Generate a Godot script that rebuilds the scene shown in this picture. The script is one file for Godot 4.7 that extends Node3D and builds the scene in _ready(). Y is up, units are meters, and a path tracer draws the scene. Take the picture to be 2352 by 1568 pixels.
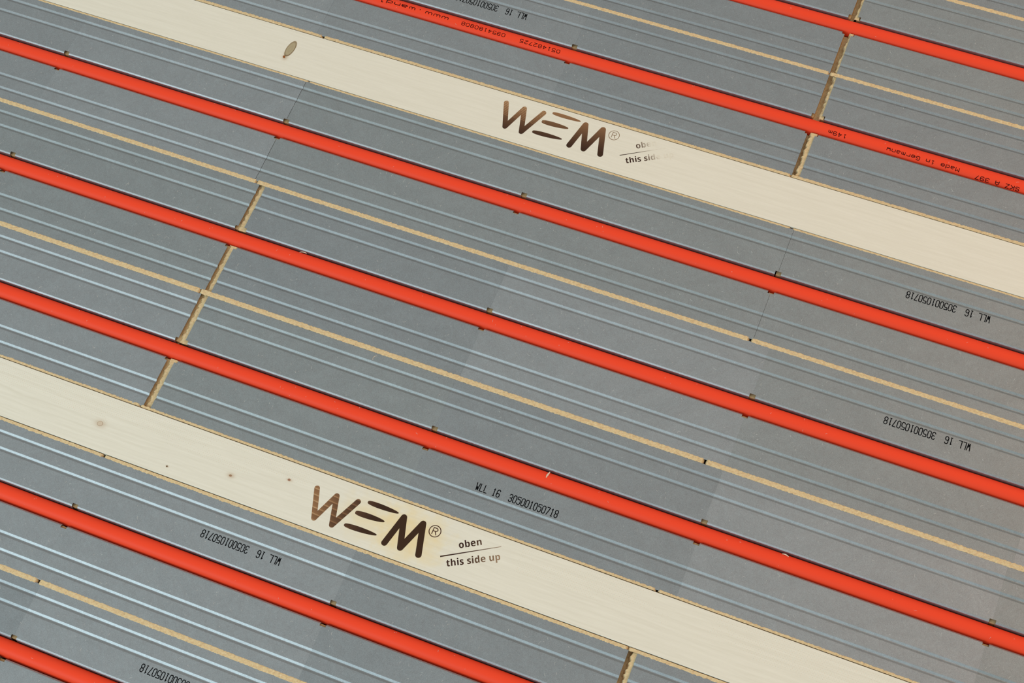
extends Node3D
# A floor-heating field seen from above: fibre boards carrying grey metal plates, red pipes, pale battens.
# Plan coordinates in mm: u runs along the pipes, v across them (away from the camera), y up from the plate tops.

const FIELD_TOP := [1137.5, 1016.4, 895.3]
const FIELD_MIDDLE := [721.5, 597.3, 471.5]
const FIELD_BOTTOM := [293.0, 168.2]
const PIPE_Y := -7.0
const PIPE_R := 8.0

var rng := RandomNumberGenerator.new()
var noise := FastNoiseLite.new()
var org := Vector3.ZERO
var M := {}
var taken := {}
var strokes_made := 0

func _ready() -> void:
	rng.seed = 7
	noise.seed = 11
	noise.noise_type = FastNoiseLite.TYPE_SIMPLEX
	noise.frequency = 1.0
	set_view()
	materials()
	var floor_slab := MeshInstance3D.new()
	floor_slab.name = "floor"
	var fm := BoxMesh.new()
	fm.size = Vector3(2.4, 0.05, 1.9)
	floor_slab.mesh = fm
	floor_slab.material_override = M.screed
	floor_slab.position = Vector3(0, -0.0555, -0.0)
	floor_slab.set_meta("kind", "structure")
	floor_slab.set_meta("label", "grey screed floor hidden under the heating boards")
	floor_slab.set_meta("category", "floor")
	add_child(floor_slab)
	boards()
	pipes()
	battens()
	debris()

func set_view() -> void:
	var cam := Camera3D.new()
	cam.name = "camera"
	cam.fov = rad_to_deg(2.0 * atan(784.0 / 3931.1455))
	cam.near = 0.05
	cam.far = 50.0
	cam.transform = Transform3D(Basis(Vector3(0.92702136, -0.06858603, -0.36868327), Vector3(-0.30651036, 0.42785822, -0.85028745), Vector3(0.21606201, 0.90123987, 0.37561138)).orthonormalized(), Vector3(0.390, 1.40264, 0.620))
	add_child(cam)
	cam.current = true
	var env := Environment.new()
	env.background_mode = Environment.BG_SKY
	var sky := Sky.new()
	var sm := ProceduralSkyMaterial.new()
	sm.sky_top_color = Color(0.765, 0.80, 0.805)
	sm.sky_horizon_color = Color(0.525, 0.555, 0.55)
	sm.sky_curve = 0.35
	sm.ground_bottom_color = Color(0.25, 0.22, 0.19)
	sm.ground_horizon_color = Color(0.55, 0.52, 0.47)
	sm.sun_angle_max = 1.0
	sky.sky_material = sm
	env.sky = sky
	env.ambient_light_source = Environment.AMBIENT_SOURCE_SKY
	env.background_energy_multiplier = 1.12
	env.tonemap_mode = Environment.TONE_MAPPER_LINEAR
	env.tonemap_exposure = 1.0
	env.sdfgi_enabled = true
	env.ssao_enabled = true
	env.ssil_enabled = true
	var we := WorldEnvironment.new()
	we.name = "world_environment"
	we.environment = env
	add_child(we)
	# cool daylight from a window on the left, warmer light from the timber-lined side of the room on the right
	for q in [["window_daylight", Vector3(-1.4, 2.0, 2.6), Vector2(2.4, 1.3), Color(0.84, 0.955, 1.0), 6.2], ["garden_door_daylight", Vector3(2.0, 1.9, -1.3), Vector2(1.4, 1.6), Color(1.0, 0.71, 0.42), 2.5]]:
		var win := AreaLight3D.new()
		win.name = q[0]
		win.area_size = q[2]
		win.light_color = q[3]
		win.light_energy = q[4]
		win.shadow_enabled = true
		add_child(win)
		win.look_at_from_position(q[1], Vector3.ZERO, Vector3.UP)

# ---------------------------------------------------------------- helpers
func P(u: float, v: float, y := 0.0) -> Vector3:
	return Vector3((u + 390.0) / 1000.0, y / 1000.0, (620.0 - v) / 1000.0) - org

func numbered(called: String, parent: Node) -> String:
	var key := str(parent.get_instance_id()) + called
	var n: int = taken.get(key, 0)
	taken[key] = n + 1
	return called if n == 0 else "%s_%03d" % [called, n]

func thing(called: String, label: String, category: String, at: Vector3, group := "") -> Node3D:
	var o := Node3D.new()
	o.name = numbered(called, self)
	add_child(o)
	o.position = at
	o.set_meta("label", label)
	o.set_meta("category", category)
	if group:
		o.set_meta("group", group)
	return o

func obj(called: String, mesh: Mesh, m: Material, parent: Node) -> MeshInstance3D:
	var o := MeshInstance3D.new()
	o.name = numbered(called, parent)
	o.mesh = mesh
	o.material_override = m
	o.cast_shadow = GeometryInstance3D.SHADOW_CASTING_SETTING_ON
	parent.add_child(o, true)
	return o

class Soup:
	var v := PackedVector3Array()
	var n := PackedVector3Array()
	var t := PackedVector2Array()
	var c := PackedColorArray()
	var colored := false
	func tri(a: Vector3, b: Vector3, d: Vector3, na: Vector3, nb: Vector3, nd: Vector3, ta := Vector2.ZERO, tb := Vector2.ZERO, td := Vector2.ZERO, ca := Color.WHITE, cb := Color.WHITE, cd := Color.WHITE) -> void:
		if (b - a).cross(d - a).dot(na + nb + nd) > 0.0:
			v.append_array([a, d, b]); n.append_array([na, nd, nb]); t.append_array([ta, td, tb]); c.append_array([ca, cd, cb])
		else:
			v.append_array([a, b, d]); n.append_array([na, nb, nd]); t.append_array([ta, tb, td]); c.append_array([ca, cb, cd])
	func quad(a: Vector3, b: Vector3, d: Vector3, e: Vector3, na: Vector3, nb: Vector3, nd: Vector3, ne: Vector3, ta := Vector2.ZERO, tb := Vector2.ZERO, td := Vector2.ZERO, te := Vector2.ZERO, ca := Color.WHITE, cb := Color.WHITE, cd := Color.WHITE, ce := Color.WHITE) -> void:
		tri(a, b, d, na, nb, nd, ta, tb, td, ca, cb, cd)
		tri(a, d, e, na, nd, ne, ta, td, te, ca, cd, ce)
	func flat(a: Vector3, b: Vector3, d: Vector3, e: Vector3, nn: Vector3, col := Color.WHITE) -> void:
		quad(a, b, d, e, nn, nn, nn, nn, Vector2.ZERO, Vector2.ZERO, Vector2.ZERO, Vector2.ZERO, col, col, col, col)
	func mesh() -> ArrayMesh:
		var a := []
		a.resize(Mesh.ARRAY_MAX)
		a[Mesh.ARRAY_VERTEX] = v
		a[Mesh.ARRAY_NORMAL] = n
		a[Mesh.ARRAY_TEX_UV] = t
		if colored:
			a[Mesh.ARRAY_COLOR] = c
		var m := ArrayMesh.new()
		m.add_surface_from_arrays(Mesh.PRIMITIVE_TRIANGLES, a)
		return m

# ---------------------------------------------------------------- materials
func lin(r: float, g: float, b: float) -> Color:
	return Color(r, g, b).linear_to_srgb()

func image_from(w: int, h: int, f: Callable) -> ImageTexture:
	var data := PackedByteArray()
	data.resize(w * h * 3)
	var k := 0
	for y in h:
		for x in w:
			var c: Color = f.call(x, y)
			data[k] = clampi(int(c.r * 255.0 + 0.5), 0, 255)
			data[k + 1] = clampi(int(c.g * 255.0 + 0.5), 0, 255)
			data[k + 2] = clampi(int(c.b * 255.0 + 0.5), 0, 255)
			k += 3
	var im := Image.create_from_data(w, h, false, Image.FORMAT_RGB8, data)
	im.generate_mipmaps()
	return ImageTexture.create_from_image(im)

func metal_texture() -> ImageTexture:
	var n := 1024
	var g := PackedFloat32Array()
	g.resize(n * n)
	for i in n * n:
		g[i] = rng.randfn(0.0, 0.03)
	# short pale scuffs of zinc bloom
	for k in 5200:
		var x := rng.randf() * n
		var y := rng.randf() * n
		var a := rng.randf_range(-0.5, 0.5) + PI * 0.5
		var w := rng.randf_range(0.01, 0.045)
		for s in rng.randi_range(2, 9):
			g[(int(y) & (n - 1)) * n + (int(x) & (n - 1))] += w
			x += cos(a)
			y += sin(a)
			a += rng.randf_range(-0.3, 0.3)
	var t := TAU / n
	return image_from(n, n, func(x: int, y: int) -> Color:
		var p := Vector3(cos(x * t), sin(x * t), 0) * 1.6
		var b := noise.get_noise_3d(p.x + cos(y * t) * 1.6, p.y + sin(y * t) * 1.6, cos(y * t + 1.0) * 1.6)
		var b2 := noise.get_noise_3d(p.x * 5.0 + 9.0, p.y * 5.0 + cos(y * t) * 8.0, sin(y * t) * 8.0)
		var q := 0.735 + g[y * n + x] + b * 0.018 + b2 * 0.016
		return Color(q - b2 * 0.006, q + b2 * 0.002, q + 0.003 + b2 * 0.004))

func fibre_texture() -> ImageTexture:
	var n := 512
	var g := PackedFloat32Array()
	g.resize(n * n)
	for i in n * n:
		g[i] = rng.randfn(0.0, 0.03)
	for k in 5000:
		var x := rng.randf() * n
		var y := rng.randf() * n
		var a := rng.randf() * TAU
		var w := rng.randf_range(-0.10, 0.08)
		for s in rng.randi_range(4, 16):
			g[(int(y) & (n - 1)) * n + (int(x) & (n - 1))] += w
			x += cos(a)
			y += sin(a)
	return image_from(n, n, func(x: int, y: int) -> Color:
		var q := g[y * n + x] + noise.get_noise_2d(x * 0.03, y * 0.03) * 0.03
		return Color(0.86 + q * 1.0, 0.755 + q * 1.05, 0.60 + q * 1.05))

func wood_texture(knots: Array, w0: float, seed_shift: float, lines: Array, scorch: Array) -> ImageTexture:
	# the batten's face from u = -1060 to 260, 2048 x 104; grain runs along u
	return image_from(2048, 104, func(x: int, y: int) -> Color:
		var u := -1060.0 + 1320.0 * x / 2048.0
		var d := w0 * (y / 103.0)
		var wob := noise.get_noise_2d(u * 0.004, d * 0.02 + seed_shift) * 5.0
		var ring := 0.0
		for l in lines:
			var q: float = d - l[0] - l[1] * u * 0.001 - wob - l[3] * sin(u * 0.006 + l[0])
			ring += l[2] * exp(-q * q / (0.35 if q < 0 else 2.5))
		var fine := noise.get_noise_2d(u * 0.03, d * 1.4 + seed_shift * 3.0) * 0.010 + noise.get_noise_2d(u * 0.01, d * 0.25 - seed_shift) * 0.012
		var c := Color(0.905, 0.862, 0.785) + Color(1, 1.05, 1.15) * (fine - ring)
		for k in knots:
			var a := Vector2((u - k[0]) / k[2], (d - k[1]) / k[3])
			var r := a.length()
			c = c.lerp(Color(0.62, 0.46, 0.32), k[4] * exp(-r * r * 1.2))
		for s in scorch:
			var a := Vector2((u - s[0]) / s[2], (d - s[1]) / s[3])
			var e := a.length() + noise.get_noise_2d(u * 0.05, d * 0.06) * 0.35
			c = c.lerp(Color(0.93, 0.80, 0.55), s[4] * clampf(1.3 - e, 0, 1))
		return c)

func mat(color: Color, rough: float, metal := 0.0, tex: Texture2D = null) -> StandardMaterial3D:
	var m := StandardMaterial3D.new()
	m.albedo_color = color
	m.roughness = rough
	m.metallic = metal
	if tex:
		m.albedo_texture = tex
	return m

func materials() -> void:
	var mt := metal_texture()
	M.metal = []
	for k in [[0.825, 0.83, 0.825, 0.50], [0.80, 0.81, 0.807, 0.52], [0.845, 0.85, 0.845, 0.49], [0.812, 0.822, 0.812, 0.53]]:
		var m := mat(Color(k[0], k[1], k[2]), k[3], 0.8, mt)
		M.metal.append(m)
	var ft := fibre_texture()
	M.fibre = mat(Color.WHITE, 0.95, 0.0, ft)
	M.fibre.vertex_color_use_as_albedo = true
	M.fibre.metallic_specular = 0.2
	M.screed = mat(Color(0.42, 0.40, 0.37), 0.9)
	M.pipe = mat(lin(0.92, 0.062, 0.018), 0.5)
	M.pipe.metallic_specular = 0.3
	M.ink = mat(Color(0.05, 0.05, 0.055), 0.8)
	M.ink.metallic_specular = 0.1
	M.pipe_ink = mat(lin(0.05, 0.006, 0.005), 0.7)
	M.pipe_ink.metallic_specular = 0.1
	M.burn = mat(Color.WHITE, 0.75)
	M.burn.vertex_color_use_as_albedo = true
	M.burn.metallic_specular = 0.3
	M.dust = mat(Color(0.86, 0.84, 0.80), 0.8)
	M.splinter = mat(Color(0.93, 0.83, 0.72), 0.8)

# ---------------------------------------------------------------- plates
func half_profile(k: float, hw: float) -> PackedVector2Array:
	var p := PackedVector2Array([Vector2(hw, -0.25), Vector2(hw - 0.12, -0.05), Vector2(hw - 0.4, 0), Vector2(hw - 1.0, 0)])
	for g in [49.7 * k, 35.0 * k]:
		p.append_array([Vector2(g + 3.0, 0), Vector2(g + 2.3, 0), Vector2(g + 2.15, -0.03), Vector2(g + 2.0, -0.1), Vector2(g + 1.8, -0.21), Vector2(g + 0.5, -0.92), Vector2(g + 0.3, -1.02), Vector2(g + 0.15, -1.05), Vector2(g - 0.15, -1.05), Vector2(g - 0.3, -1.02), Vector2(g - 0.5, -0.92), Vector2(g - 1.8, -0.21), Vector2(g - 2.0, -0.1), Vector2(g - 2.15, -0.03), Vector2(g - 2.3, 0), Vector2(g - 3.0, 0)])
	p.append_array([Vector2(12.0, 0), Vector2(10.8, 0), Vector2(10.4, -0.02), Vector2(10.15, -0.12), Vector2(9.95, -0.26), Vector2(9.1, -0.92), Vector2(8.9, -1.12), Vector2(8.82, -1.45), Vector2(8.75, -2.0), Vector2(8.42, -4.6), Vector2(8.35, -7.0)])
	for i in range(1, 7):
		var a := PI * 0.5 * i / 6.0
		p.append(Vector2(8.3 * cos(a), -7.0 - 8.3 * sin(a)))
	return p

func plate_mesh(vc: float, u0: float, u1: float, k: float, hw: Vector2) -> ArrayMesh:
	var h := half_profile(k, hw.x)
	var p := PackedVector2Array(h)
	h = half_profile(k, hw.y)
	for i in range(h.size() - 2, -1, -1):
		p.append(Vector2(-h[i].x, h[i].y))
	var nrm := PackedVector2Array()
	nrm.resize(p.size())
	for i in p.size():
		var d := (p[mini(i + 1, p.size() - 1)] - p[maxi(i - 1, 0)]).normalized()
		nrm[i] = Vector2(d.y, -d.x)
	var s := Soup.new()
	var t0 := Vector2(rng.randf(), rng.randf())
	var th := 0.45
	var arc := 0.0
	for i in p.size() - 1:
		var a := p[i]
		var b := p[i + 1]
		var inner := absf(a.x) <= 12.001 and absf(b.x) <= 12.001
		var x0 := u0 + (3.0 if inner else 0.0)
		var x1 := u1 - (2.6 if inner else 0.0)
		var na := Vector3(0, nrm[i].y, -nrm[i].x)
		var nb := Vector3(0, nrm[i + 1].y, -nrm[i + 1].x)
		var arc2 := arc + a.distance_to(b)
		s.quad(P(x0, vc + a.x, a.y), P(x1, vc + a.x, a.y), P(x1, vc + b.x, b.y), P(x0, vc + b.x, b.y), na, na, nb, nb,
			t0 + Vector2(x0, arc) / 300.0, t0 + Vector2(x1, arc) / 300.0, t0 + Vector2(x1, arc2) / 300.0, t0 + Vector2(x0, arc2) / 300.0)
		arc = arc2
		var a2 := a - nrm[i] * th
		var b2 := b - nrm[i + 1] * th
		s.quad(P(x0, vc + a2.x, a2.y), P(x1, vc + a2.x, a2.y), P(x1, vc + b2.x, b2.y), P(x0, vc + b2.x, b2.y), -na, -na, -nb, -nb)
		for e in [[x0, Vector3(-1, 0, 0)], [x1, Vector3(1, 0, 0)]]:
			s.flat(P(e[0], vc + a.x, a.y), P(e[0], vc + b.x, b.y), P(e[0], vc + b2.x, b2.y), P(e[0], vc + a2.x, a2.y), e[1])
	for sgn in [1.0, -1.0]:
		for e in [[u0, u0 + 3.0], [u1 - 2.6, u1]]:
			s.flat(P(e[0], vc + sgn * 12.0, 0), P(e[1], vc + sgn * 12.0, 0), P(e[1], vc + sgn * 12.0, -th), P(e[0], vc + sgn * 12.0, -th), Vector3(0, 0, sgn))
		var side := hw.x if sgn > 0 else hw.y
		s.flat(P(u0, vc + sgn * side, -0.25), P(u1, vc + sgn * side, -0.25), P(u1, vc + sgn * side, -th), P(u0, vc + sgn * side, -th), Vector3(0, 0, -sgn))
	return s.mesh()

# ---------------------------------------------------------------- fibre board
func core_mesh(rows: Array, v_hi: float, v_lo: float, u0: float, u1: float) -> ArrayMesh:
	var p := PackedVector2Array([Vector2(v_hi, -30), Vector2(v_hi, -3.3)])
	for vc in rows:
		p.append_array([Vector2(vc + 9.6, -3.3), Vector2(vc + 9.6, -17.5), Vector2(vc - 9.6, -17.5), Vector2(vc - 9.6, -3.3)])
	p.append_array([Vector2(v_lo, -3.3), Vector2(v_lo, -30)])
	var s := Soup.new()
	s.colored = true
	var col := Color(0.75, 0.66, 0.54)
	for i in p.size():
		var a := p[i]
		var b := p[(i + 1) % p.size()]
		var d := (b - a).normalized()
		var nn := Vector3(0, -d.x, -d.y)
		s.quad(P(u0, a.x, a.y), P(u1, a.x, a.y), P(u1, b.x, b.y), P(u0, b.x, b.y), nn, nn, nn, nn,
			Vector2(u0, a.x + a.y) / 60.0, Vector2(u1, a.x + a.y) / 60.0, Vector2(u1, b.x + b.y) / 60.0, Vector2(u0, b.x + b.y) / 60.0, col, col, col, col)
	var ix := Geometry2D.triangulate_polygon(p)
	for k in range(0, ix.size(), 3):
		for e in [[u0, Vector3(-1, 0, 0)], [u1, Vector3(1, 0, 0)]]:
			var q: Array = [p[ix[k]], p[ix[k + 1]], p[ix[k + 2]]]
			s.tri(P(e[0], q[0].x, q[0].y), P(e[0], q[1].x, q[1].y), P(e[0], q[2].x, q[2].y), e[1], e[1], e[1], q[0] / 60.0, q[1] / 60.0, q[2] / 60.0, col, col, col)
	return s.mesh()

func grid_mesh(cols: int, across: int, f: Callable) -> ArrayMesh:
	# f(i, j) -> [position, colour, uv]; normals from the neighbours
	var pts := []
	for i in cols + 1:
		var line := []
		for j in across + 1:
			line.append(f.call(i, j))
		pts.append(line)
	var nr := []
	for i in cols + 1:
		var line := []
		for j in across + 1:
			var du: Vector3 = pts[mini(i + 1, cols)][j][0] - pts[maxi(i - 1, 0)][j][0]
			var dv: Vector3 = pts[i][mini(j + 1, across)][0] - pts[i][maxi(j - 1, 0)][0]
			var nn := du.cross(dv).normalized()
			line.append(nn if nn.y >= 0 else -nn)
		nr.append(line)
	var s := Soup.new()
	s.colored = true
	for i in cols:
		for j in across:
			var a: Array = pts[i][j]
			var b: Array = pts[i + 1][j]
			var d: Array = pts[i + 1][j + 1]
			var e: Array = pts[i][j + 1]
			s.quad(a[0], b[0], d[0], e[0], nr[i][j], nr[i + 1][j], nr[i + 1][j + 1], nr[i][j + 1], a[2], b[2], d[2], e[2], a[1], b[1], d[1], e[1])
	return s.mesh()

func tone(u: float, v: float) -> Color:
	var q := 0.98 + noise.get_noise_2d(u * 0.22, v * 0.3) * 0.17 + noise.get_noise_2d(u * 0.9, v * 0.45) * 0.2
	return Color(q * 1.06, q * 0.97, q * 0.86)

func strip_mesh(v_lo: float, v_hi: float, u0: float, u1: float, up: float, ragged_lo: float, ragged_hi: float) -> ArrayMesh:
	var cols := int((u1 - u0) / 1.1)
	var prof := [0.0, 0.03, 0.14, 0.3, 0.5, 0.7, 0.86, 0.97, 1.0]
	return grid_mesh(cols, 8, func(i: int, j: int) -> Array:
		var u := u0 + (u1 - u0) * i / cols
		var lo := v_lo - ragged_lo * (noise.get_noise_2d(u * 0.35, v_lo) + 0.7 * noise.get_noise_2d(u * 0.95, v_lo + 7.0))
		var hi := v_hi + ragged_hi * (noise.get_noise_2d(u * 0.35, v_hi + 30.0) + 0.7 * noise.get_noise_2d(u * 0.95, v_hi + 37.0))
		var v: float = lo + (hi - lo) * prof[j]
		var y := up + 0.2 * noise.get_noise_2d(u * 0.5, v * 0.6) + 0.26 * noise.get_noise_2d(u * 1.5, v * 0.8 + 50.0)
		var pit := noise.get_noise_2d(u * 0.11, v * 0.1 + 90.0)
		if pit > 0.78:
			y -= (pit - 0.78) * 6.0
		if j == 0 or j == 8:
			y = -0.3
		elif j == 1 or j == 7:
			y = maxf(minf(y - 0.1, up), 0.04)
		elif pit <= 0.78:
			y = maxf(y, 0.05)
		if i == 0 or i == cols:
			y = -2.45
		return [P(u, v, y), tone(u, v), Vector2(u, v) / 55.0])

func seam_mesh(v_lo: float, v_hi: float, u0: float, u1: float, y0: float, y1: float, rough: float, f0 := 0.15, f1 := 0.6) -> ArrayMesh:
	var cols := 14
	var across := int((v_hi - v_lo) / 1.0)
	return grid_mesh(cols, across, func(i: int, j: int) -> Array:
		var f := float(i) / cols
		var u := u0 + (u1 - u0) * f
		var v := v_lo + (v_hi - v_lo) * j / across
		var edge := noise.get_noise_2d(v * 0.14, u0) * 0.16 + noise.get_noise_2d(v * 0.5, u0 + 5.0) * 0.05
		var y := lerpf(y0, y1, smoothstep(f0, f1, f + edge)) + rough * (0.6 * noise.get_noise_2d(u * 0.5, v * 0.4) + 0.45 * noise.get_noise_2d(u * 1.5, v * 1.5))
		y = minf(y, -0.6)
		return [P(u, v, y), tone(u + 300.0, v), Vector2(u, v) / 55.0])

func board(label: String, rows: Array, v_hi: float, v_lo: float, u0: float, u1: float, plates: Array, strips: Array, seams: Array) -> void:
	var at := Vector3((((u0 + u1) * 0.5) + 390.0) / 1000.0, -0.030, (620.0 - (v_hi + v_lo) * 0.5) / 1000.0)
	var t := thing("heating_board", label, "heating board", at, "heating boards laid between the battens")
	org = at
	obj("fibre_core", core_mesh(rows, v_hi, v_lo, u0, u1), M.fibre, t)
	for q in strips:
		obj("fibre_strip", strip_mesh(q[0], q[1], (u0 if seams.is_empty() else float({-146.6: -152.5, -630.6: -631.15, -133.6: -140.1}[u0])) + 0.02, u1 - 0.05, q[2], q[3], q[4]), M.fibre, t)
	for q in seams:
		obj("fibre_edge", seam_mesh(q[0], q[1], q[2], q[3], q[4], q[5], q[6], q[7] if q.size() > 7 else 0.15, q[8] if q.size() > 8 else 0.6), M.fibre, t)
	for q in plates:
		# [row centre, u0, u1, code spec or null]
		var k := 0.966 if q[0] > 850.0 else 1.0
		# half widths towards the far and the near edge
		var hw := Vector2(60.4, 61.2)
		if q[0] > 850.0:
			hw = Vector2(59.2, 60.2)
		elif q[0] > 700.0:
			hw = Vector2(58.8, 61.2)
		var m := obj("metal_plate", plate_mesh(q[0], q[1], q[2] + 0.18, k, hw), M.metal[rng.randi() % 4], t)
		if q.size() > 3:
			var c: Array = q[3]
			obj("printed_code", code_mesh(c[0], c[1], c[2]), M.ink, m)
	org = Vector3.ZERO

# strips: [v_lo, v_hi, height, raggedness low edge, raggedness high edge]
func boards() -> void:
	var s01 := [1074.4, 1078.6, 0.1, 0.5, 0.5]
	var s12 := [953.8, 957.8, 0.1, 0.5, 0.5]
	var b1t := [833.0, 835.9, 0.0, 0.15, 0.6]
	var b1b := [779.5, 781.4, -0.05, 0.4, 0.1]
	var s34 := [657.0, 661.5, 0.12, 0.45, 0.5]
	var s45 := [531.7, 536.7, 0.12, 0.45, 0.5]
	var b2t := [408.9, 411.2, -0.1, 0.1, 0.6]
	var b2b := [352.9, 356.0, -0.1, 0.6, 0.15]
	var s67 := [227.6, 232.4, 0.12, 0.4, 0.4]
	var T := FIELD_TOP
	var C := FIELD_MIDDLE
	var B := FIELD_BOTTOM
	# the field above the upper batten
	board("heating board at the top left corner, left of the black slot above the upper batten", T, 1198.0, 832.9, -1140.0, -640.8,
		[[T[0], -1140, -890], [T[0], -889.86, -642], [T[1], -1140, -896], [T[1], -895.86, -644.76], [T[2], -1140, -898], [T[2], -897.86, -647.66]], [s01, s12, b1t], [])
	board("heating board above the upper batten with a faint upside-down code beside the ragged brown gap", T, 1198.0, 832.9, -639.2, -152.6,
		[[T[0], -641.5, -398], [T[0], -397.86, -153], [T[1], -644.5, -398.2], [T[1], -398.06, -152.6], [T[2], -647.4, -397.6, [-455.0, 925.9, -1]], [T[2], -397.46, -152.2]], [s01, s12, b1t], [])
	board("heating board right of the ragged brown gap, under the pipe reading Made in Germany", T, 1198.0, 832.9, -146.6, 362.0,
		[[T[0], -146.2, 104], [T[0], 104.14, 355], [T[1], -145.8, 104], [T[1], 104.14, 355], [T[2], -144.6, 105], [T[2], 105.14, 355]], [s01, s12, b1t],
		[[1025.0, 1080.0, -153.5, -144.2, -9.0, -1.6, 0.4, 0.48, 0.62], [951.0, 1007.8, -153.5, -143.6, -9.0, -1.6, 0.4, 0.48, 0.62], [903.9, 959.0, -153.2, -142.6, -9.0, -1.6, 0.4, 0.48, 0.62], [833.5, 886.7, -153.2, -142.6, -8.0, -1.4, 0.5, 0.25, 0.42]])
	# the field between the battens
	board("uncoded heating board between the battens, left of the long tan fibre gap", C, 781.4, 408.8, -1135.0, -631.2,
		[[C[0], -1133, -880.6], [C[0], -880.46, -633.95], [C[1], -1130, -874.8], [C[1], -874.66, -627.2], [C[2], -1130, -874.5], [C[2], -874.36, -628.6]], [s34, s45, b1b, b2t], [])
	board("central heating board between the battens with an upright code near the lower logo", C, 781.4, 408.8, -630.6, -135.5,
		[[C[0], -633.4, -382.8], [C[0], -382.66, -132.4], [C[1], -620.6, -367.9], [C[1], -367.76, -115.85], [C[2], -621.0, -370.1, ], [C[2], -369.96, -117.45, [-313.9, 440.6, 1]]], [s34, s45, b1b, b2t],
		[[605.9, 662.0, -629.6, -618.4, -8.0, -2.5, 0.3, 0.18, 0.34], [530.0, 588.7, -629.6, -618.4, -8.0, -2.5, 0.3, 0.18, 0.34], [480.1, 536.7, -630.4, -618.4, -8.0, -2.5, 0.3, 0.18, 0.34], [410.6, 462.9, -630.4, -618.4, -8.0, -2.5, 0.3, 0.18, 0.34]])
	board("heating board at the right edge between the battens, with two upside-down codes", C, 781.4, 408.8, -133.9, 368.0,
		[[C[0], -132.0, 118.0, [59.6, 753.4, -1]], [C[0], 118.14, 366.0], [C[1], -115.7, 136.4, [75.8, 628.3, -1]], [C[1], 136.54, 366.0], [C[2], -117.3, 133.2], [C[2], 133.34, 366.0]], [s34, s45, b1b, b2t], [])
	# the field below the lower batten
	board("uncoded heating board below the lower batten at the left edge, left of black slot", B, 355.9, 106.0, -1140.0, -640.8,
		[[B[0], -1140, -893.5], [B[0], -893.36, -642.65], [B[1], -1140, -888], [B[1], -887.86, -636.35]], [b2b, s67], [])
	board("heating board below the lower batten with two upside-down codes, under the two lowest pipes", B, 355.9, 106.0, -639.4, -140.2,
		[[B[0], -642.5, -389.6, [-447.6, 323.4, -1]], [B[0], -389.46, -139.4], [B[1], -636.2, -386.2, [-443.6, 197.4, -1]], [B[1], -386.06, -139.4]], [b2b, s67], [])
	board("heating board at the bottom edge below the lower batten, right of the short gap", B, 355.9, 106.0, -133.6, 366.0,
		[[B[0], -131.4, 118.4], [B[0], 118.54, 366], [B[1], -131.4, 118.4], [B[1], 118.54, 366]], [b2b, s67],
		[[301.6, 355.0, -140.6, -129.4, -9.0, -1.7, 0.4, 0.34, 0.5], [226.0, 284.4, -140.6, -129.4, -9.0, -1.7, 0.4, 0.34, 0.5]])

# ---------------------------------------------------------------- lettering
const GLYPHS := {
	"0": "010516364541301001", "1": "152620 1030", "2": "05163645440040", "3": "05163645443313 334241301001", "4": "30360242", "5": "460604344341301001",
	"6": "453616050110304142331302", "7": "064610", "8": "13040516364544331302011030414233", "9": "011030414536160504133344", "W": "0610233046", "L": "060040",
	"w": "0401102124 21304144", ".": "2021", "a": "14344340 421201103041", "n": "0004 0314344340", "d": "4640 4130100103143443", "l": "162620 1030", "m": "0004 03142320 23344340",
	"S": "453616050413334241301001", "K": "0006 4602 1340", "Z": "06460040", "A": "0004264440 0242", "M": "0006234640", "e": "02424334140301103041", "i": "142420 1030 2526",
	"G": "45361605011030414323", "r": "0004 03143443", "y": "04021141 44403000", "R": "00063645443303 2340"}

func stroke(s: Soup, a: Vector2, b: Vector2, w: float, place: Callable, col := Color.WHITE) -> void:
	# place(Vector2 mm) -> [position, normal]
	var d := (b - a).normalized() if a.distance_to(b) > 0.001 else Vector2.RIGHT
	var o := Vector2(-d.y, d.x) * w * 0.5
	var e := d * w * 0.35
	var q := [place.call(a - e - o * 0.7), place.call(a - e + o * 0.7), place.call(a + o), place.call(b + o), place.call(b + e + o * 0.7), place.call(b + e - o * 0.7), place.call(b - o), place.call(a - o)]
	var lift := 0.0000025 * (strokes_made % 7)
	strokes_made += 1
	for g: Array in q:
		g[0] += g[1] * lift
	for k in range(1, 7):
		s.tri(q[0][0], q[k][0], q[k + 1][0], q[0][1], q[k][1], q[k + 1][1], Vector2.ZERO, Vector2.ZERO, Vector2.ZERO, col, col, col)

func write_text(s: Soup, text: String, pitch: float, gw: float, gh: float, w: float, place: Callable, fine := false) -> void:
	for i in text.length():
		if not GLYPHS.has(text[i]):
			continue
		for part: String in GLYPHS[text[i]].split(" "):
			for k in range(0, part.length() - 2, 2):
				var a := Vector2(int(part[k]) * gw / 4.0 + i * pitch, int(part[k + 1]) * gh / 6.0)
				var b := Vector2(int(part[k + 2]) * gw / 4.0 + i * pitch, int(part[k + 3]) * gh / 6.0)
				var cuts := maxi(1, ceili(a.distance_to(b) / 0.7)) if fine else 1
				for c in cuts:
					stroke(s, a.lerp(b, float(c) / cuts), a.lerp(b, float(c + 1) / cuts), w, place)

func code_mesh(u: float, v: float, way: int) -> ArrayMesh:
	var s := Soup.new()
	write_text(s, "WLL 16  305001050718", 3.87, 2.7, 6.7, 0.8, func(p: Vector2) -> Array: return [P(u + p.x * way, v + p.y * way, 0.04), Vector3.UP])
	return s.mesh()

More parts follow.
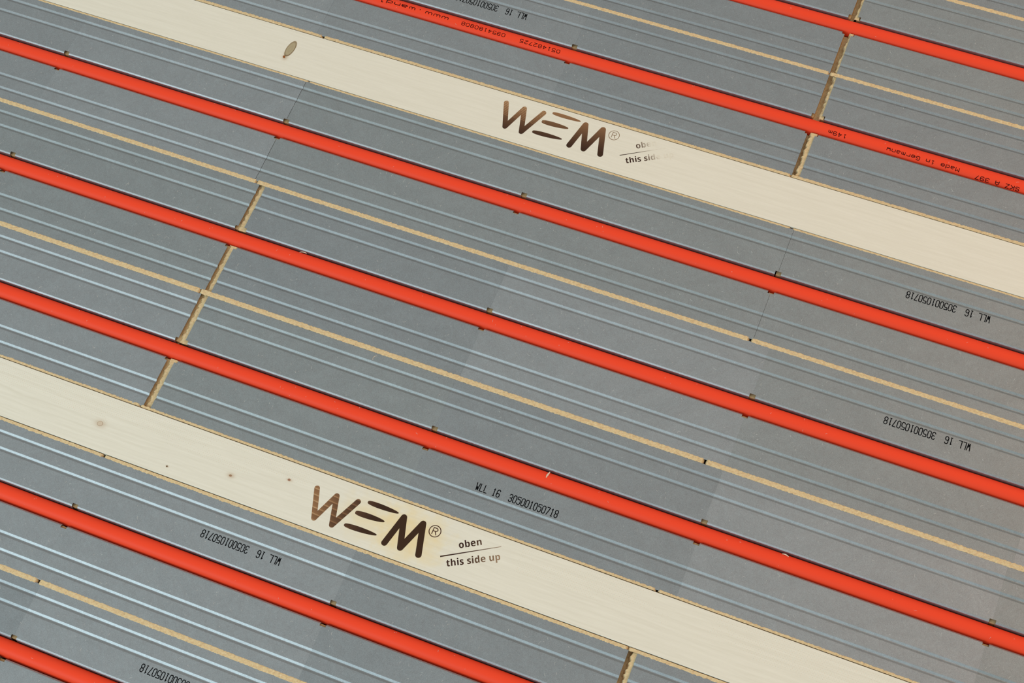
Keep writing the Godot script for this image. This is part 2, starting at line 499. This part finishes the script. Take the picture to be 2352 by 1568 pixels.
# ---------------------------------------------------------------- pipes
func pipe_mesh(vc: float, u0: float, u1: float) -> ArrayMesh:
	var s := Soup.new()
	var n := 64
	var cols := 30
	for c in cols:
		var a := u0 + (u1 - u0) * c / cols
		var b := u0 + (u1 - u0) * (c + 1) / cols
		for i in n:
			var f := TAU * i / n
			var g := TAU * (i + 1) / n
			var nf := Vector3(0, cos(f), -sin(f))
			var ng := Vector3(0, cos(g), -sin(g))
			s.quad(P(a, vc + PIPE_R * sin(f), PIPE_Y + PIPE_R * cos(f)), P(b, vc + PIPE_R * sin(f), PIPE_Y + PIPE_R * cos(f)), P(b, vc + PIPE_R * sin(g), PIPE_Y + PIPE_R * cos(g)), P(a, vc + PIPE_R * sin(g), PIPE_Y + PIPE_R * cos(g)), nf, nf, ng, ng)
	for e in [[u0, Vector3(-1, 0, 0)], [u1, Vector3(1, 0, 0)]]:
		for i in n:
			var f := TAU * i / n
			var g := TAU * (i + 1) / n
			# a wall of 2 mm round the bore
			s.flat(P(e[0], vc + PIPE_R * sin(f), PIPE_Y + PIPE_R * cos(f)), P(e[0], vc + PIPE_R * sin(g), PIPE_Y + PIPE_R * cos(g)), P(e[0], vc + 6.0 * sin(g), PIPE_Y + 6.0 * cos(g)), P(e[0], vc + 6.0 * sin(f), PIPE_Y + 6.0 * cos(f)), e[1])
	for i in n:
		var f := TAU * i / n
		var g := TAU * (i + 1) / n
		s.quad(P(u0, vc + 6 * sin(f), PIPE_Y + 6 * cos(f)), P(u1, vc + 6 * sin(f), PIPE_Y + 6 * cos(f)), P(u1, vc + 6 * sin(g), PIPE_Y + 6 * cos(g)), P(u0, vc + 6 * sin(g), PIPE_Y + 6 * cos(g)), Vector3(0, -cos(f), sin(f)), Vector3(0, -cos(f), sin(f)), Vector3(0, -cos(g), sin(g)), Vector3(0, -cos(g), sin(g)))
	return s.mesh()

func pipe_text(t: Node3D, vc: float, text: String, u: float, pitch: float, gw: float, gh: float, w: float, phi0: float) -> void:
	var s := Soup.new()
	var rr := PIPE_R + 0.04
	write_text(s, text, pitch, gw, gh, w, func(p: Vector2) -> Array:
		var f := phi0 - (p.y - gh * 0.5) / rr
		return [P(u - p.x, vc + rr * sin(f), PIPE_Y + rr * cos(f)), Vector3(0, cos(f), -sin(f))], true)
	obj("printed_lettering", s.mesh(), M.pipe_ink, t)

func pipes() -> void:
	var labels := ["plain red heating pipe at the top right corner, topmost of all the pipes", "red heating pipe with dark upside-down print reading Made in Germany above the upper batten",
		"red heating pipe in the row directly below the upper pale batten", "red heating pipe in the middle row between the two pale battens", "red heating pipe directly above the lower batten with a white splinter lying on it",
		"red heating pipe directly below the lower pale batten", "red heating pipe in the bottom left corner, lowest of all the pipes"]
	var rows := [FIELD_TOP[1], FIELD_TOP[2], FIELD_MIDDLE[0], FIELD_MIDDLE[1], FIELD_MIDDLE[2], FIELD_BOTTOM[0], FIELD_BOTTOM[1]]
	for i in 7:
		var vc: float = rows[i]
		var at := Vector3(0, (PIPE_Y - PIPE_R) / 1000.0, (620.0 - vc) / 1000.0)
		var t := thing("heating_pipe", labels[i], "pipe", at, "red pipes laid in the plate grooves")
		org = at
		obj("tube", pipe_mesh(vc, -1128.0, 352.0), M.pipe, t)
		if i == 1:
			pipe_text(t, vc, "051482725", -408.4, 4.85, 3.2, 3.5, 0.62, -0.19)
			pipe_text(t, vc, "0954180808", -467.0, 4.8, 3.2, 3.5, 0.62, -0.13)
			pipe_text(t, vc, "www", -528.5, 8.9, 6.6, 3.6, 0.8, -0.13)
			pipe_text(t, vc, ".wandl", -556.5, 8.3, 6.0, 3.6, 0.8, -0.13)
			pipe_text(t, vc, "149m", -116.3, 4.72, 3.2, 3.5, 0.62, -0.42)
			pipe_text(t, vc, "Made in Germany", -7.3, 4.72, 3.2, 3.5, 0.62, -0.5)
			pipe_text(t, vc, "SKZ A 397", 49.8, 4.72, 3.3, 3.6, 0.68, -0.72)
		org = Vector3.ZERO

# ---------------------------------------------------------------- battens
func batten_mesh(v_lo: float, v_hi: float, u0: float, u1: float, top: float) -> ArrayMesh:
	var s := Soup.new()
	var p := [Vector2(v_hi, -30), Vector2(v_hi, top - 0.5), Vector2(v_hi - 0.15, top - 0.15), Vector2(v_hi - 0.5, top), Vector2(v_lo + 0.5, top), Vector2(v_lo + 0.15, top - 0.15), Vector2(v_lo, top - 0.5), Vector2(v_lo, -30)]
	for i in p.size():
		var a: Vector2 = p[i]
		var b: Vector2 = p[(i + 1) % p.size()]
		var d := (b - a).normalized()
		var nn := Vector3(0, -d.x, -d.y)
		var ta := (v_hi - a.x) / (v_hi - v_lo)
		var tb := (v_hi - b.x) / (v_hi - v_lo)
		s.quad(P(u0, a.x, a.y), P(u1, a.x, a.y), P(u1, b.x, b.y), P(u0, b.x, b.y), nn, nn, nn, nn, Vector2(0, ta), Vector2(1, ta), Vector2(1, tb), Vector2(0, tb))
	for e in [[u0, Vector3(-1, 0, 0)], [u1, Vector3(1, 0, 0)]]:
		for i in range(1, p.size() - 1):
			s.tri(P(e[0], p[0].x, p[0].y), P(e[0], p[i].x, p[i].y), P(e[0], p[i + 1].x, p[i + 1].y), e[1], e[1], e[1], Vector2(0.1, 0.2), Vector2(0.1, 0.4), Vector2(0.12, 0.4))
	return s.mesh()

func burn_color(p: Vector2, which: int, edge: float) -> Color:
	# how deep the brand bit: lighter towards its upper left, banded by the grain
	var deep := Color(0.25, 0.16, 0.11)
	var light := Color(0.60, 0.43, 0.29)
	var k: float
	if which == 2:
		k = clampf((58.0 - p.x + p.y * 0.25) / 50.0, 0.0, 1.0)
		if p.x < 42.0:
			var b := fposmod(p.y + p.x * 0.06, 5.4) / 5.4
			k = clampf(k + (0.32 if b > 0.82 else -0.22 * b), 0.0, 1.25)
		if p.x > 126.0:
			k = clampf((p.x - 146.0) / 30.0, 0.0, 0.9) + 0.05
	else:
		k = clampf(0.95 + p.y * 0.030 - p.x * 0.0025, 0.0, 1.0)
		if p.x < 44.0 and p.y > -14.0:
			k += 0.4 if fposmod(p.y + p.x * 0.2, 1.7) > 1.1 else 0.0
	var c := deep.lerp(light, k) if k <= 1.0 else light.lerp(Color(0.80, 0.66, 0.50), clampf((k - 1.0) * 2.2, 0, 1))
	return c.srgb_to_linear()

func capsule(s: Soup, a: Vector2, b: Vector2, w0: float, w1: float, place: Callable, which: int, lens := false) -> void:
	# a burnt stroke with round ends, cut fine so that its tone can follow the grain
	var n := 90
	var m := 12
	var d := (b - a).normalized()
	var o := Vector2(-d.y, d.x)
	var length := a.distance_to(b)
	var rings := []
	for i in n + 1:
		var r0 := w0 * 0.5
		var r1 := w1 * 0.5
		var x := lerpf(-r0, length + r1, float(i) / n)
		var half := lerpf(r0, r1, clampf(x / length, 0, 1))
		var g := 0.5 - 0.5 * cos(PI * float(i) / n)
		x = lerpf(-r0, length + r1, g * 0.6 + 0.4 * i / n)
		half = lerpf(r0, r1, clampf(x / length, 0, 1))
		if lens:
			var f := float(i) / n
			half = w0 * 0.5 * pow(sin(PI * pow(f, 0.68)), 0.45) + 0.1
			x = length * f
		elif x < 0:
			half = sqrt(maxf(r0 * r0 - x * x, 0.0))
		elif x > length:
			half = sqrt(maxf(r1 * r1 - (x - length) * (x - length), 0.0))
		rings.append([x, half])
	for i in n:
		for j in m:
			var q := []
			for g in [[i, j], [i + 1, j], [i + 1, j + 1], [i, j + 1]]:
				var f: float = g[1] * 2.0 / m - 1.0
				var p: Vector2 = a + d * rings[g[0]][0] + o * rings[g[0]][1] * f
				q.append([place.call(p), burn_color(p, which, 1.0 if absf(f) > 0.9 else 0.0)])
			s.quad(q[0][0], q[1][0], q[2][0], q[3][0], Vector3.UP, Vector3.UP, Vector3.UP, Vector3.UP, Vector2.ZERO, Vector2.ZERO, Vector2.ZERO, Vector2.ZERO, q[0][1], q[1][1], q[2][1], q[3][1])

func brand(t: Node3D, u: float, v: float, k: float, top: float, which: int) -> void:
	var lift := [0.03]
	var place := func(p: Vector2) -> Vector3:
		return P(u + p.x * k, v + p.y * k, top + lift[0])
	var s := Soup.new()
	s.colored = true
	var strokes := [[0, 0, 8.9, -26.2], [8.9, -26.2, 19.4, -0.6], [19.4, -0.6, 26.3, -26.6], [26.3, -26.6, 39.3, 1.0], [76.1, -25.4, 83.0, 1.8], [83.0, 1.8, 90.8, -24.8], [90.8, -24.8, 101.0, 2.2], [101.0, 2.2, 108.2, -25.2]]
	for i in strokes.size():
		var q: Array = strokes[i]
		lift[0] = 0.03 + 0.006 * (i % 4)
		var w := 5.0 if i < 4 else 5.6
		capsule(s, Vector2(q[0], q[1]), Vector2(q[2], q[3]), w, w, place, which)
	lift[0] = 0.03
	capsule(s, Vector2(47.4, 3.9), Vector2(77.2, 3.7), 4.4 if which == 2 else 3.9, 3.0, place, which, true)
	capsule(s, Vector2(40.8, -8.6), Vector2(68.6, -7.8), 4.9, 3.0, place, which, true)
	capsule(s, Vector2(36.2, -22.5), Vector2(67.0, -21.4), 4.6, 3.0, place, which, true)
	obj("burned_logo", s.mesh(), M.burn, t)
	var r := Soup.new()
	r.colored = true
	var c0 := Vector2(113.4, -0.5)
	var ring_w := 0.8 if which == 2 else 0.55
	var tint := (Color(0.29, 0.18, 0.115) if which == 2 else Color(0.52, 0.39, 0.27)).srgb_to_linear()
	var place_n := func(p: Vector2) -> Array: return [place.call(p), Vector3.UP]
	for i in 40:
		stroke(r, c0 + Vector2.from_angle(TAU * i / 40) * 5.2, c0 + Vector2.from_angle(TAU * (i + 1) / 40) * 5.2, ring_w, place_n, tint)
	for part in ["00063645443303", "2340"]:
		for i in range(0, part.length() - 2, 2):
			stroke(r, c0 + Vector2(int(part[i]) - 1.9, int(part[i + 1]) - 3.0), c0 + Vector2(int(part[i + 2]) - 1.9, int(part[i + 3]) - 3.0), ring_w, place_n, tint)
	obj("burned_trademark", r.mesh(), M.burn, t)
	# "oben" over a rule over "this side up", all at thirty degrees
	var l := Soup.new()
	l.colored = true
	var ink := func(p: Vector2) -> Color:
		var f: float = clampf((p.x - 146.0) / 42.0, 0.0, 0.75) if which == 2 else clampf((p.x - 131.0 + p.y * 0.9) / 24.0, 0.0, 1.02)
		if which == 1 and p.y > -10.0:
			f = clampf(f + 0.12, 0, 1)
		var e := noise.get_noise_2d(p.x * 0.9, p.y * 0.9 + 40.0) * 0.16
		return Color(0.22, 0.13, 0.085).lerp(Color(0.90, 0.85, 0.765) if which == 1 else Color(0.80, 0.66, 0.52), clampf(f + e, 0, 1)).srgb_to_linear()
	var ra := Vector2(126.4, -20.0)
	var rb := Vector2(172.6, 6.6) if which == 2 else Vector2(166.0, 2.6)
	var across := (rb - ra).normalized().orthogonal()
	for i in 24:
		var p0 := ra.lerp(rb, i / 24.0)
		var p1 := ra.lerp(rb, (i + 1) / 24.0)
		var w0 := across * lerpf(0.62, 0.22, i / 24.0) * (1.0 if which == 2 else 0.65)
		var w1 := across * lerpf(0.62, 0.22, (i + 1) / 24.0) * (1.0 if which == 2 else 0.65)
		var k0: Color = ink.call(p0)
		var k1: Color = ink.call(p1)
		l.quad(place.call(p0 - w0), place.call(p1 - w1), place.call(p1 + w1), place.call(p0 + w0), Vector3.UP, Vector3.UP, Vector3.UP, Vector3.UP, Vector2.ZERO, Vector2.ZERO, Vector2.ZERO, Vector2.ZERO, k0, k1, k1, k0)
	for w in [["oben", Vector2(139.2, -7.6), 19.8, 0.52], ["this side up", Vector2(135.2, -26.6), 46.6, 0.485]]:
		var tm := TextMesh.new()
		var f := SystemFont.new()
		f.font_names = PackedStringArray(["Droid Sans"])
		f.font_weight = 700
		tm.font = f
		tm.text = w[0]
		tm.font_size = 64
		tm.pixel_size = 0.01
		tm.depth = 0.0
		tm.curve_step = 1.0
		tm.horizontal_alignment = HORIZONTAL_ALIGNMENT_LEFT
		var arr := tm.get_mesh_arrays()
		var vs: PackedVector3Array = arr[Mesh.ARRAY_VERTEX]
		var ns: PackedVector3Array = arr[Mesh.ARRAY_NORMAL]
		var ids: PackedInt32Array = arr[Mesh.ARRAY_INDEX] if arr[Mesh.ARRAY_INDEX] != null else PackedInt32Array()
		if ids.is_empty():
			ids = PackedInt32Array(range(vs.size()))
		var lo := Vector2(1e9, 1e9)
		var hi := -lo
		for q in vs:
			lo = lo.min(Vector2(q.x, q.y))
			hi = hi.max(Vector2(q.x, q.y))
		var base_y := lo.y
		if w[0] == "this side up":
			base_y = lo.y + (hi.y - lo.y) * 0.22
		var sc: float = w[2] / (hi.x - lo.x)
		var rot := Transform2D(w[3], w[1])
		for i in range(0, ids.size(), 3):
			if ns.size() and ns[ids[i]].z < 0.5:
				continue
			var q := []
			for j in 3:
				var p: Vector2 = rot * (Vector2(vs[ids[i + j]].x - lo.x, vs[ids[i + j]].y - base_y) * sc)
				q.append([place.call(p), ink.call(p)])
			l.tri(q[0][0], q[1][0], q[2][0], Vector3.UP, Vector3.UP, Vector3.UP, Vector2.ZERO, Vector2.ZERO, Vector2.ZERO, q[0][1], q[1][1], q[2][1])
	obj("burned_lettering", l.mesh(), M.burn, t)

func knot(t: Node3D, u: float, v: float, a: float, b: float, turn: float, top: float, heart: Color, rim: Color, lift := 0.02) -> void:
	var s := Soup.new()
	s.colored = true
	var radii := [0.0, 0.35, 0.7, 0.86, 0.93, 1.0, 1.1]
	var tones := [heart, heart.lerp(rim, 0.1), heart, heart.lerp(rim, 0.25), rim, rim.lerp(heart, 0.4), Color(0.86, 0.80, 0.70)]
	for i in 28:
		for j in 6:
			var q := []
			for g in [[i, j], [i + 1, j], [i + 1, j + 1], [i, j + 1]]:
				var f: float = TAU * g[0] / 28.0
				var p: Vector2 = Vector2(cos(f) * a, sin(f) * b) * float(radii[g[1]])
				p = p.rotated(turn)
				var c: Color = tones[g[1]]
				if g[1] == 4 and cos(f + 0.6) < 0.2:
					c = c.lerp(heart, 0.6)
				q.append([P(u + p.x, v + p.y, top + lift), c.srgb_to_linear()])
			s.quad(q[0][0], q[1][0], q[2][0], q[3][0], Vector3.UP, Vector3.UP, Vector3.UP, Vector3.UP, Vector2.ZERO, Vector2.ZERO, Vector2.ZERO, Vector2.ZERO, q[0][1], q[1][1], q[2][1], q[3][1])
	obj("knot", s.mesh(), M.burn, t)

func battens() -> void:
	var top := 0.35
	var at := Vector3(0, -0.03, (620.0 - 807.0) / 1000.0)
	var t := thing("wooden_batten", "upper pale spruce batten with a burned logo, its this side up mark half faded", "batten", at, "pale spruce battens between the heating boards")
	org = at
	var l1 := []
	for i in 9:
		l1.append([rng.randf_range(-6, 56), rng.randf_range(-14, 14), rng.randf_range(0.002, 0.007), rng.randf_range(0, 1.5)])
	var m1 := mat(Color.WHITE, 0.7, 0.0, wood_texture([[-666.5, 31.0, 3.0, 5.0, 0.25], [-666.0, 34.0, 2.5, 2.5, 0.3]], 50.4, 3.0, l1, []))
	m1.metallic_specular = 0.3
	obj("timber", batten_mesh(781.9, 832.4, -1060, 260, top), m1, t)
	brand(t, -436.4, 821.6, 0.985, top, 1)
	knot(t, -664.8, 810.0, 4.1, 9.6, -0.12, top, Color(0.70, 0.63, 0.50), Color(0.45, 0.35, 0.24))
	knot(t, -667.0, 799.2, 1.2, 1.6, 0.5, top, Color(0.60, 0.34, 0.14), Color(0.33, 0.18, 0.07), 0.035)
	at = Vector3(0, -0.03, (620.0 - 382.5) / 1000.0)
	t = thing("wooden_batten", "lower pale batten with a dark burned logo, yellow scorching and readable this side up mark", "batten", at, "pale spruce battens between the heating boards")
	org = at
	var l2 := []
	for i in 14:
		l2.append([-4.0 + i * 4.3 + rng.randf_range(-1, 1), rng.randf_range(-14, -4), rng.randf_range(0.004, 0.016), rng.randf_range(0, 1.2)])
	var m2 := mat(Color.WHITE, 0.7, 0.0, wood_texture([[-657.6, 27.0, 5.5, 3.6, 0.35], [-523.2, 31.0, 3.5, 2.4, 0.4], [-472.0, 16.5, 3.0, 1.6, 0.35], [-581.1, 43.0, 1.4, 0.9, 0.6]], 51.5, 8.0, l2, [[-350.0, 26.0, 30.0, 24.0, 0.6], [-388.0, 24.0, 32.0, 20.0, 0.35]]))
	m2.metallic_specular = 0.3
	obj("timber", batten_mesh(356.6, 408.3, -1060, 260, top), m2, t)
	brand(t, -445.3, 393.2, 1.0, top, 2)
	knot(t, -657.6, 381.3, 2.6, 2.3, 0.2, top, Color(0.84, 0.755, 0.655), Color(0.62, 0.49, 0.39))
	knot(t, -523.2, 377.2, 1.3, 1.0, 0.0, top, Color(0.62, 0.48, 0.37), Color(0.70, 0.55, 0.43))
	knot(t, -472.0, 391.7, 1.4, 1.1, 0.0, top, Color(0.62, 0.44, 0.34), Color(0.74, 0.60, 0.50))
	knot(t, -581.1, 365.3, 0.8, 0.8, 0.0, top, Color(0.40, 0.30, 0.20), Color(0.50, 0.40, 0.28))
	# the feed roller's pimples: rows of tiny raised points in patches on the upper half
	var pts := []
	for i in range(-420, 270):
		for j in 14:
			var u := -400.0 + i * 2.35 + j * 0.8
			var v := 384.0 + j * 1.75 - (u + 400.0) * 0.004
			var k := noise.get_noise_2d(u * 0.007 + 3.0, v * 0.03) + 0.35
			if u < -1050 or u > 255 or v > 407.4 or (u > -455 and u < -255):
				continue
			if k > absf(v - 396.0) * 0.03 + rng.randf_range(-0.12, 0.12):
				pts.append(P(u + rng.randf_range(-0.15, 0.15), v + rng.randf_range(-0.15, 0.15), top - 0.02))
	var dome := SphereMesh.new()
	dome.radius = 0.00040
	dome.height = 0.00040
	dome.is_hemisphere = false
	dome.radial_segments = 8
	dome.rings = 4
	var mm := MultiMesh.new()
	mm.transform_format = MultiMesh.TRANSFORM_3D
	mm.mesh = dome
	mm.instance_count = pts.size()
	for i in pts.size():
		mm.set_instance_transform(i, Transform3D(Basis.IDENTITY, pts[i]))
	var mi := MultiMeshInstance3D.new()
	mi.name = "roller_pimples"
	mi.multimesh = mm
	mi.material_override = mat(Color(0.905, 0.862, 0.785), 0.6)
	mi.set_meta("kind", "stuff")
	t.add_child(mi)
	org = Vector3.ZERO

# ---------------------------------------------------------------- dust and splinters
func sliver(length: float, w: float, bend: float, n := 5) -> ArrayMesh:
	# a thin curved fibre of triangular section lying on the ground, in metres, centred
	var s := Soup.new()
	var pts := []
	for i in n + 1:
		var f := float(i) / n - 0.5
		pts.append([Vector3(f * length, 0, bend * (f * f * 4.0 - 0.5)), w * (1.0 - 0.5 * absf(f) * 2.0)])
	for i in n:
		var a: Vector3 = pts[i][0]
		var b: Vector3 = pts[i + 1][0]
		var o := (b - a).cross(Vector3.UP).normalized()
		var wa: float = pts[i][1] * 0.5
		var wb: float = pts[i + 1][1] * 0.5
		var ta := a + Vector3.UP * wa * 1.2
		var tb := b + Vector3.UP * wb * 1.2
		for g in [1.0, -1.0]:
			var nn: Vector3 = (o * g + Vector3.UP).normalized()
			s.quad(a + o * g * wa, b + o * g * wb, tb, ta, nn, nn, nn, nn)
	return s.mesh()

func debris() -> void:
	var meshes := [sliver(0.0019, 0.00019, 0.0002), sliver(0.0012, 0.00022, 0.0001), sliver(0.0028, 0.00017, 0.0005)]
	var all_rows := FIELD_TOP + FIELD_MIDDLE + FIELD_BOTTOM
	var home := thing("wood_dust", "tiny pale wood fibres scattered all over the grey metal plates and pipes", "wood dust", Vector3.ZERO)
	home.set_meta("kind", "stuff")
	for k in 3:
		var ts := []
		for i in [3600, 5200, 1800][k]:
			var u := rng.randf_range(-1000.0, 200.0)
			var v := rng.randf_range(120.0, 1100.0)
			var y := 0.0
			var skip := false
			var near := 1e9
			for r in all_rows:
				if absf(v - r) < absf(near):
					near = v - r
			if absf(near) > 57.5:
				skip = true
			elif absf(near) < 5.5:
				y = PIPE_Y + sqrt(PIPE_R * PIPE_R - near * near)
				skip = rng.randf() < 0.5
			elif absf(near) < 11.5 or (absf(near) > 31.0 and absf(near) < 39.0) or absf(near) > 45.8:
				skip = true
			if (u > -153 and u < -142) or (u > -632 and u < -617) or (u > -140 and u < -130):
				skip = true
			if skip or noise.get_noise_2d(u * 0.012, v * 0.012) < rng.randf_range(-0.6, 0.35):
				continue
			ts.append(Transform3D(Basis(Vector3.UP, PI * 0.5 + rng.randfn(0.0, 0.75)).scaled(Vector3.ONE * rng.randf_range(0.6, 1.25)), P(u, v, y + 0.02)))
		var mm := MultiMesh.new()
		mm.transform_format = MultiMesh.TRANSFORM_3D
		mm.mesh = meshes[k]
		mm.instance_count = ts.size()
		for i in ts.size():
			mm.set_instance_transform(i, ts[i])
		var mi := MultiMeshInstance3D.new()
		mi.name = numbered("loose_fibre", home)
		mi.multimesh = mm
		mi.material_override = M.dust
		mi.set_meta("kind", "stuff")
		home.add_child(mi)
	var list := [
		["wood_splinter", "short white wood splinter lying across the red pipe above the lower batten", "splinter", -258.7, 475.0, 1.0, 6.2, 0.0016, 0.0002, 1.35],
		["wood_splinter", "hair-thin bent pale splinter on the grey plate just below a tan fibre strip", "splinter", -448.5, 527.0, 0.1, 5.8, 0.0004, 0.0016, 1.1],
		["wood_shaving", "small curl of pale shaving at the upper edge of the middle red pipe", "shaving", -556.6, 604.6, -1.6, 7.0, 0.0010, 0.0009, 0.15],
		["wood_shaving", "fluffy crumb of pale shaving on the red pipe right of the lower logo", "shaving", -43.2, 477.6, -1.0, 6.0, 0.0011, 0.0008, -0.1],
	]
	for q in list:
		var at := P(q[3], q[4], q[5])
		var o := obj(q[0], sliver(q[6] * 0.001, q[7], q[8], 8), M.splinter, self)
		o.position = at
		o.rotation.y = q[9]
		o.set_meta("label", q[1])
		o.set_meta("category", q[2])
